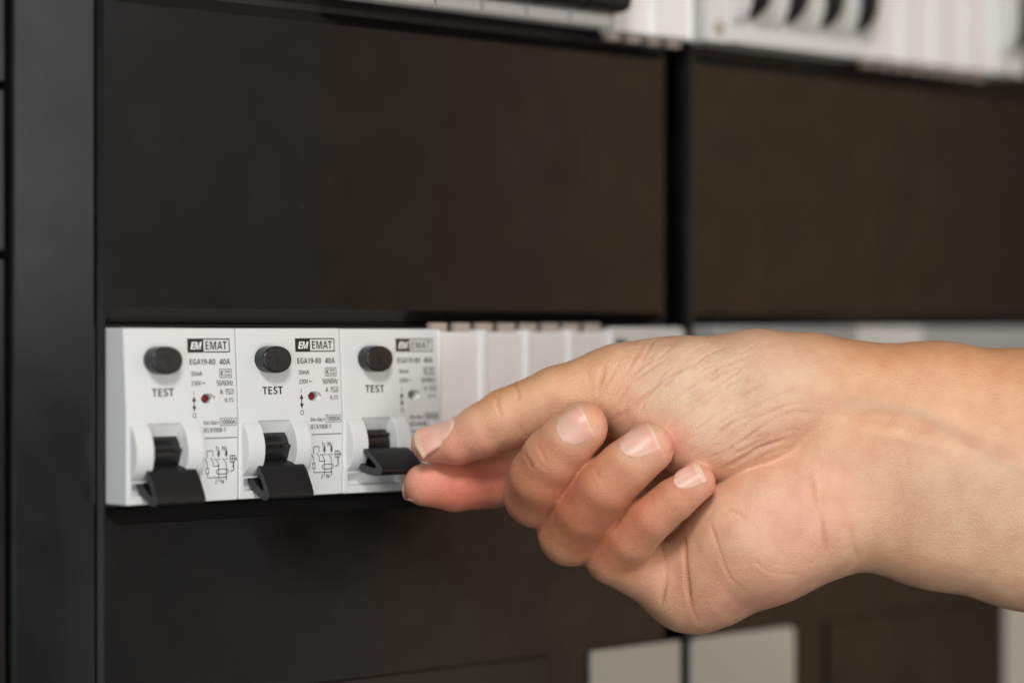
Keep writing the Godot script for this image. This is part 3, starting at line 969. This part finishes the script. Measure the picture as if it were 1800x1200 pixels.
	for bx in (nx - 1) / B:
		var cx := (gx[bx * B] + gx[bx * B + B]) / 2
		var hx := (gx[bx * B + B] - gx[bx * B]) / 2
		var cap := 124.0 - cx
		for cy in (ny - 1) / B / 4 + 1:
			for cz in (nz - 1) / B / 4 + 1:
				var big := Vector3(cx, lo.y + (cy * 4 + 2) * B * c, lo.z + (cz * 4 + 2) * B * c)
				var rbig := Vector3(hx, 2 * B * c, 2 * B * c).length()
				if absf(flesh(big, every)) > rbig * 1.25 + 2.0 and cap > hx + 2:
					continue
				var some := near_bones(big, rbig, every)
				for sy in 4:
					var by := cy * 4 + sy
					if by >= (ny - 1) / B:
						continue
					for sz in 4:
						var bz := cz * 4 + sz
						if bz >= (nz - 1) / B:
							continue
						var mid := Vector3(cx, lo.y + (by + 0.5) * B * c, lo.z + (bz + 0.5) * B * c)
						var reach := Vector3(hx, B * c / 2, B * c / 2).length()
						if absf(flesh(mid, some)) > reach * 1.25 + 0.8 and cap > hx + 2:
							continue
						active.append(Vector3i(bx * B, by * B, bz * B))
						var few := near_bones(mid, reach, some)
						for i in B + 1:
							var px := gx[bx * B + i]
							for j in B + 1:
								var py := lo.y + (by * B + j) * c
								var at := (bx * B + i) * sx + (by * B + j) * nz + bz * B
								for k in B + 1:
									field[at + k] = maxf(flesh(Vector3(px, py, lo.z + (bz * B + k) * c), few), px - 122.0)
	# surface nets: one vertex in each cell that the skin crosses
	var vid := PackedInt32Array()
	vid.resize(nx * ny * nz)
	vid.fill(-1)
	var pos := PackedVector3Array()
	var cells := PackedInt32Array()
	var off := [0, sx, nz, sx + nz, 1, sx + 1, nz + 1, sx + nz + 1]
	var pairs := [[0, 1], [2, 3], [4, 5], [6, 7], [0, 2], [1, 3], [4, 6], [5, 7], [0, 4], [1, 5], [2, 6], [3, 7]]
	var unit := [Vector3(0, 0, 0), Vector3(1, 0, 0), Vector3(0, 1, 0), Vector3(1, 1, 0), Vector3(0, 0, 1), Vector3(1, 0, 1), Vector3(0, 1, 1), Vector3(1, 1, 1)]
	var d := PackedFloat32Array()
	d.resize(8)
	for b in active:
		for i in B:
			for j in B:
				for k in B:
					var at: int = (b.x + i) * sx + (b.y + j) * nz + b.z + k
					var signs := 0
					for q in 8:
						d[q] = field[at + off[q]]
						if d[q] < 0:
							signs |= 1 << q
					if signs == 0 or signs == 255:
						continue
					var sum := Vector3.ZERO
					var n := 0
					for e in pairs:
						var da := d[e[0]]
						var db := d[e[1]]
						if (da < 0) != (db < 0):
							sum += unit[e[0]].lerp(unit[e[1]], da / (da - db))
							n += 1
					sum /= n
					var x0 := gx[b.x + i]
					vid[at] = pos.size()
					cells.append(at)
					pos.append(Vector3(x0 + sum.x * (gx[b.x + i + 1] - x0), lo.y + (b.y + j + sum.y) * c, lo.z + (b.z + k + sum.z) * c))
	var index := PackedInt32Array()
	for at in cells:
		var inside := field[at] < 0
		for axis in 3:
			var step: int = [sx, nz, 1][axis]
			if (field[at + step] < 0) == inside:
				continue
			var u: int = [nz, 1, sx][axis]
			var w: int = [1, sx, nz][axis]
			var q := [vid[at], vid[at - u], vid[at - u - w], vid[at - w]]
			if q.min() < 0:
				continue
			if inside:
				index.append_array([q[0], q[2], q[1], q[0], q[3], q[2]])
			else:
				index.append_array([q[0], q[1], q[2], q[0], q[2], q[3]])
	var nor := normals_of(pos, index)
	# skin folds: shallow grooves along the lines of the hand, and finer wrinkles between them
	var rise := PackedFloat32Array()
	rise.resize(pos.size())
	var bins := {}
	for i in pos.size():
		if nor[i].z < 0.05 or pos[i].x > 60:
			continue
		var key := Vector2i(int(floor(pos[i].x / 3)), int(floor(pos[i].y / 3)))
		if not bins.has(key):
			bins[key] = PackedInt32Array()
		bins[key].append(i)
	var dice := RandomNumberGenerator.new()
	dice.seed = 5
	for i in 70:
		var at0 := Vector2(dice.randf_range(-64, -18), dice.randf_range(-2, 31))
		var turn := deg_to_rad(lerpf(62, 14, clampf((at0.x + 64) / 46.0, 0, 1)) + dice.randf_range(-9, 9))
		var far_ := dice.randf_range(4, 13)
		var dir := Vector2(cos(turn), sin(turn))
		var sag := Vector2(-dir.y, dir.x) * dice.randf_range(-0.4, 1.6)
		crease([at0 - dir * far_ / 2, at0 + sag, at0 + dir * far_ / 2], dice.randf_range(0.38, 0.55), dice.randf_range(0.07, 0.24) * lerpf(1.0, 0.6, clampf((at0.x + 50.0) / 30.0, 0, 1)), -8.0)
	for l in lines:
		var p: Array = l[0]
		p = smooth_line(p)
		var done := {}
		var uneven := dice.randf() * 100.0
		var reach: float = l[1] * 2.4
		for s in p.size():
			var t := float(s) / (p.size() - 1)
			var fade: float = l[2] * 1.25 * smoothstep(0.0, 0.22, t) * smoothstep(1.0, 0.78, t)
			fade *= 0.75 + 0.5 * sin(uneven + s * 0.11) * sin(uneven * 1.7 + s * 0.047)
			var a: Vector2 = p[s]
			for kx in range(int(floor((a.x - reach) / 3)), int(floor((a.x + reach) / 3)) + 1):
				for ky in range(int(floor((a.y - reach) / 3)), int(floor((a.y + reach) / 3)) + 1):
					for i in bins.get(Vector2i(kx, ky), PackedInt32Array()):
						if pos[i].z < l[3]:
							continue
						var r: float = Vector2(pos[i].x, pos[i].y).distance_to(a) / l[1]
						if r < 2.4:
							var dip: float = -fade * exp(-r * r * 1.6)
							if not done.has(i) or absf(dip) > absf(done[i]):
								done[i] = dip
		for i in done:
			rise[i] += done[i]
	var fine := FastNoiseLite.new()
	fine.seed = 4
	fine.frequency = 1.0
	fine.fractal_octaves = 2
	var broad := FastNoiseLite.new()
	broad.seed = 8
	broad.frequency = 0.07
	for i in pos.size():
		var q := pos[i]
		var folds := clampf(1.15 - Vector2(q.x + 32, q.y - 14).length() / 30.0, 0.0, 1.0)
		var along := Vector2(-0.72, -0.69)
		var u := q.x * along.x + q.y * along.y
		var w := q.x * -along.y + q.y * along.x
		var wob := fine.get_noise_2d(u * 0.12, w * 0.12) * 3.0
		rise[i] -= folds * 0.11 * pow(1.0 - absf(fine.get_noise_2d(u * 0.06 + 40.0, (w + wob) * 0.55)), 4.0)
		var cross_ := pow(1.0 - absf(fine.get_noise_3d(q.x * 0.55, q.y * 0.5, q.z * 0.5)), 5.0)
		rise[i] -= 0.035 * cross_
		rise[i] += 0.15 * broad.get_noise_3d(q.x, q.y, q.z)
	for i in pos.size():
		pos[i] += nor[i] * rise[i]
	nor = normals_of(pos, index)
	# the colour of the skin: sun-browned above, paler and pinker on the palm side, finger shade painted in
	var col := PackedColorArray()
	col.resize(pos.size())
	var mott := FastNoiseLite.new()
	mott.seed = 21
	mott.frequency = 0.12
	mott.fractal_octaves = 3
	var vein_shadow := smooth_line([Vector2(-2, 14), Vector2(14, 12), Vector2(26, 6), Vector2(38, -2), Vector2(52, -9)])  # bluish vein, with the tendon shadow put into its colour
	for i in pos.size():
		var q := pos[i]
		var k := Color(0.71, 0.435, 0.285)
		for b in blots:
			var r: float = (q - b[0]).length() / b[1]
			if r < 1.6:
				k = k.lerp(b[2], b[3] * exp(-r * r * 1.4))
		var m := 1.0 + 0.17 * mott.get_noise_3d(q.x, q.y, q.z)
		k = Color(k.r * (0.5 + 0.5 * m), k.g * m, k.b * m)
		if q.z > 0 and q.x > -8 and q.x < 60 and nor[i].z > 0.3:
			var near := 1e9
			for p in vein_shadow:
				near = minf(near, p.distance_squared_to(Vector2(q.x, q.y)))
			k = k.lerp(Color(0.46, 0.34, 0.26), 0.34 * exp(-near / 2.6))
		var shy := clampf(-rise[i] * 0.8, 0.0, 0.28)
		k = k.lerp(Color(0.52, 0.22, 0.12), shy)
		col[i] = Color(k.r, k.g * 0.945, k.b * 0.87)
	for i in pos.size():
		pos[i] *= MM
	var a := []
	a.resize(Mesh.ARRAY_MAX)
	a[Mesh.ARRAY_VERTEX] = pos
	a[Mesh.ARRAY_NORMAL] = nor
	a[Mesh.ARRAY_COLOR] = col
	a[Mesh.ARRAY_INDEX] = index
	var am := ArrayMesh.new()
	am.add_surface_from_arrays(Mesh.PRIMITIVE_TRIANGLES, a)
	am.surface_set_material(0, M["skin"])
	var skin := MeshInstance3D.new()
	skin.name = "skin"
	skin.mesh = am
	o.add_child(skin)
	print("hand: ", pos.size(), " vertices")
	var flesh_ids := every
	nail(o, "middle fingernail", Vector3(-74.7, 8.0, 12.0), Vector3(0.90, 0.43, 0.00), Vector3(-0.20, 0.22, 0.95), 9.8, 8.8, 0.93)
	nail(o, "ring fingernail", Vector3(-57.8, 4.4, 12.0), Vector3(0.90, 0.43, 0.00), Vector3(-0.30, 0.36, 0.88), 9.2, 9.8, 0.90)
	nail(o, "little fingernail", Vector3(-44.3, -5.2, 8.0), Vector3(0.88, 0.47, 0.00), Vector3(-0.25, 0.36, 0.89), 6.8, 8.2, 0.80)
	nail(o, "thumbnail", Vector3(-111.7, 6.4, -10.0), Vector3(-0.95, -0.31, 0.00), Vector3(-0.30, 0.77, 0.56), 8.6, 12.4, 0.84)
	nail(o, "index fingernail", Vector3(-115.7, -14.1, -24.0), Vector3(-0.95, -0.12, 0.10), Vector3(-0.14, -0.74, -0.64), 9.5, 11.0, 0.85)


func smooth_line(p: Array) -> Array:
	var out := []
	for i in p.size() - 1:
		var n := int(ceil(p[i].distance_to(p[i + 1]) / 0.3))
		var before: Vector2 = p[maxi(i - 1, 0)]
		var after: Vector2 = p[mini(i + 2, p.size() - 1)]
		for k in n:
			out.append(p[i].cubic_interpolate(p[i + 1], before, after, float(k) / n))
	out.append(p[-1])
	return out


func normals_of(pos: PackedVector3Array, index: PackedInt32Array) -> PackedVector3Array:
	var n := PackedVector3Array()
	n.resize(pos.size())
	for i in range(0, index.size(), 3):
		var a := index[i]
		var b := index[i + 1]
		var c := index[i + 2]
		var f := (pos[c] - pos[a]).cross(pos[b] - pos[a])
		n[a] += f
		n[b] += f
		n[c] += f
	for i in n.size():
		n[i] = n[i].normalized()
	return n


func nail(o: Node3D, label: String, at: Vector3, along: Vector3, out_: Vector3, w: float, l: float, free_: float):
	# a thin curved plate laid on the fingertip, rounded at its root, with a pale free edge
	var ids := PackedInt32Array()
	for g in 7:
		for i in bG.size():
			if bG[i] == g and (bA[i] - at).length() < 60:
				ids.append(i)
	var N := out_.normalized()
	var L := (along - N * along.dot(N)).normalized()
	var W := N.cross(L)
	var nu := 26
	var nv := 34
	var pos := PackedVector3Array()
	var col := PackedColorArray()
	var spine := PackedFloat32Array()
	var deep := []
	var bend := w * w / 8.0 / 6.5
	for j in nv + 1:
		var b := float(j) / nv
		for i in nu + 1:
			var a := 2.0 * i / nu - 1.0
			var wide := 1.0 - 0.12 * pow(1.0 - b, 2.0)
			if b < 0.45:
				wide *= pow(1.0 - pow((0.45 - b) / 0.45, 2.6), 0.42) if b > 0 else 0.02
			var bb := b - 0.07 * a * a * smoothstep(0.5, 1.0, b)
			var p := at + W * a * wide * w / 2 + L * (bb - 0.5) * l + N * 6.0
			var went := 0.0
			for k in 24:
				var f := flesh(p - N * went, ids)
				if f < 0.01:
					break
				went += minf(f, 1.0) * 0.95
			if i == nu / 2:
				spine.append(went if j == 0 else minf(went, spine[-1] + 0.45 * l / nv))
			deep.append([p, went, a, b])
	for row in nv + 1:
		var s0: float = spine[row]
		for i in nu + 1:
			var it: Array = deep[row * (nu + 1) + i]
			var a: float = it[2]
			var b: float = it[3]
			var arch: float = s0 + 1.35 * bend * a * a
			var p: Vector3 = it[0] - N * minf(it[1], arch)
			var edge := minf((1.0 - absf(a)) * 3.0, 1.0) * minf(b * 6.0, 1.0)
			p += N * lerpf(-0.12, 0.22, sqrt(maxf(edge, 0.0)))
			if b > free_:
				p += N * 0.12 * (b - free_) / (1 - free_)
			pos.append(p)
			var k := Color(0.73, 0.43, 0.33).lerp(Color(0.72, 0.37, 0.28), smoothstep(0.5, free_, b))
			k = k.lerp(Color(0.82, 0.62, 0.55), 0.5 * smoothstep(0.16, 0.05, b))
			k = k.lerp(Color(0.74, 0.50, 0.35), 0.85 * smoothstep(free_ - 0.05, free_ + 0.05, b - 0.05 * a * a))
			col.append(k)
	# turned-down rim gives the plate its thickness
	var start := pos.size()
	var rim := []
	for i in nu + 1:
		rim.append(i)
	for j in range(1, nv + 1):
		rim.append(j * (nu + 1) + nu)
	for i in range(nu - 1, -1, -1):
		rim.append(nv * (nu + 1) + i)
	for j in range(nv - 1, 0, -1):
		rim.append(j * (nu + 1))
	for r in rim:
		pos.append(pos[r] - N * 0.55)
		col.append(col[r] * 0.9)
	var index := PackedInt32Array()
	for j in nv:
		for i in nu:
			var q := j * (nu + 1) + i
			index.append_array([q, q + nu + 1, q + nu + 2, q, q + nu + 2, q + 1])
	for k in rim.size():
		var k2 := (k + 1) % rim.size()
		index.append_array([rim[k], rim[k2], start + k2, rim[k], start + k2, start + k])
	var nor := normals_of(pos, index)
	if nor[(nv / 2) * (nu + 1) + nu / 2].dot(N) < 0:
		for i in range(0, index.size(), 3):
			var q := index[i]
			index[i] = index[i + 1]
			index[i + 1] = q
		nor = normals_of(pos, index)
	for i in pos.size():
		pos[i] *= MM
	var a := []
	a.resize(Mesh.ARRAY_MAX)
	a[Mesh.ARRAY_VERTEX] = pos
	a[Mesh.ARRAY_NORMAL] = nor
	a[Mesh.ARRAY_COLOR] = col
	a[Mesh.ARRAY_INDEX] = index
	var m := ArrayMesh.new()
	m.add_surface_from_arrays(Mesh.PRIMITIVE_TRIANGLES, a)
	m.surface_set_material(0, M["nail"])
	var n := MeshInstance3D.new()
	n.name = number("fingernail", o)
	n.mesh = m
	n.set_meta("label", label)
	o.add_child(n)
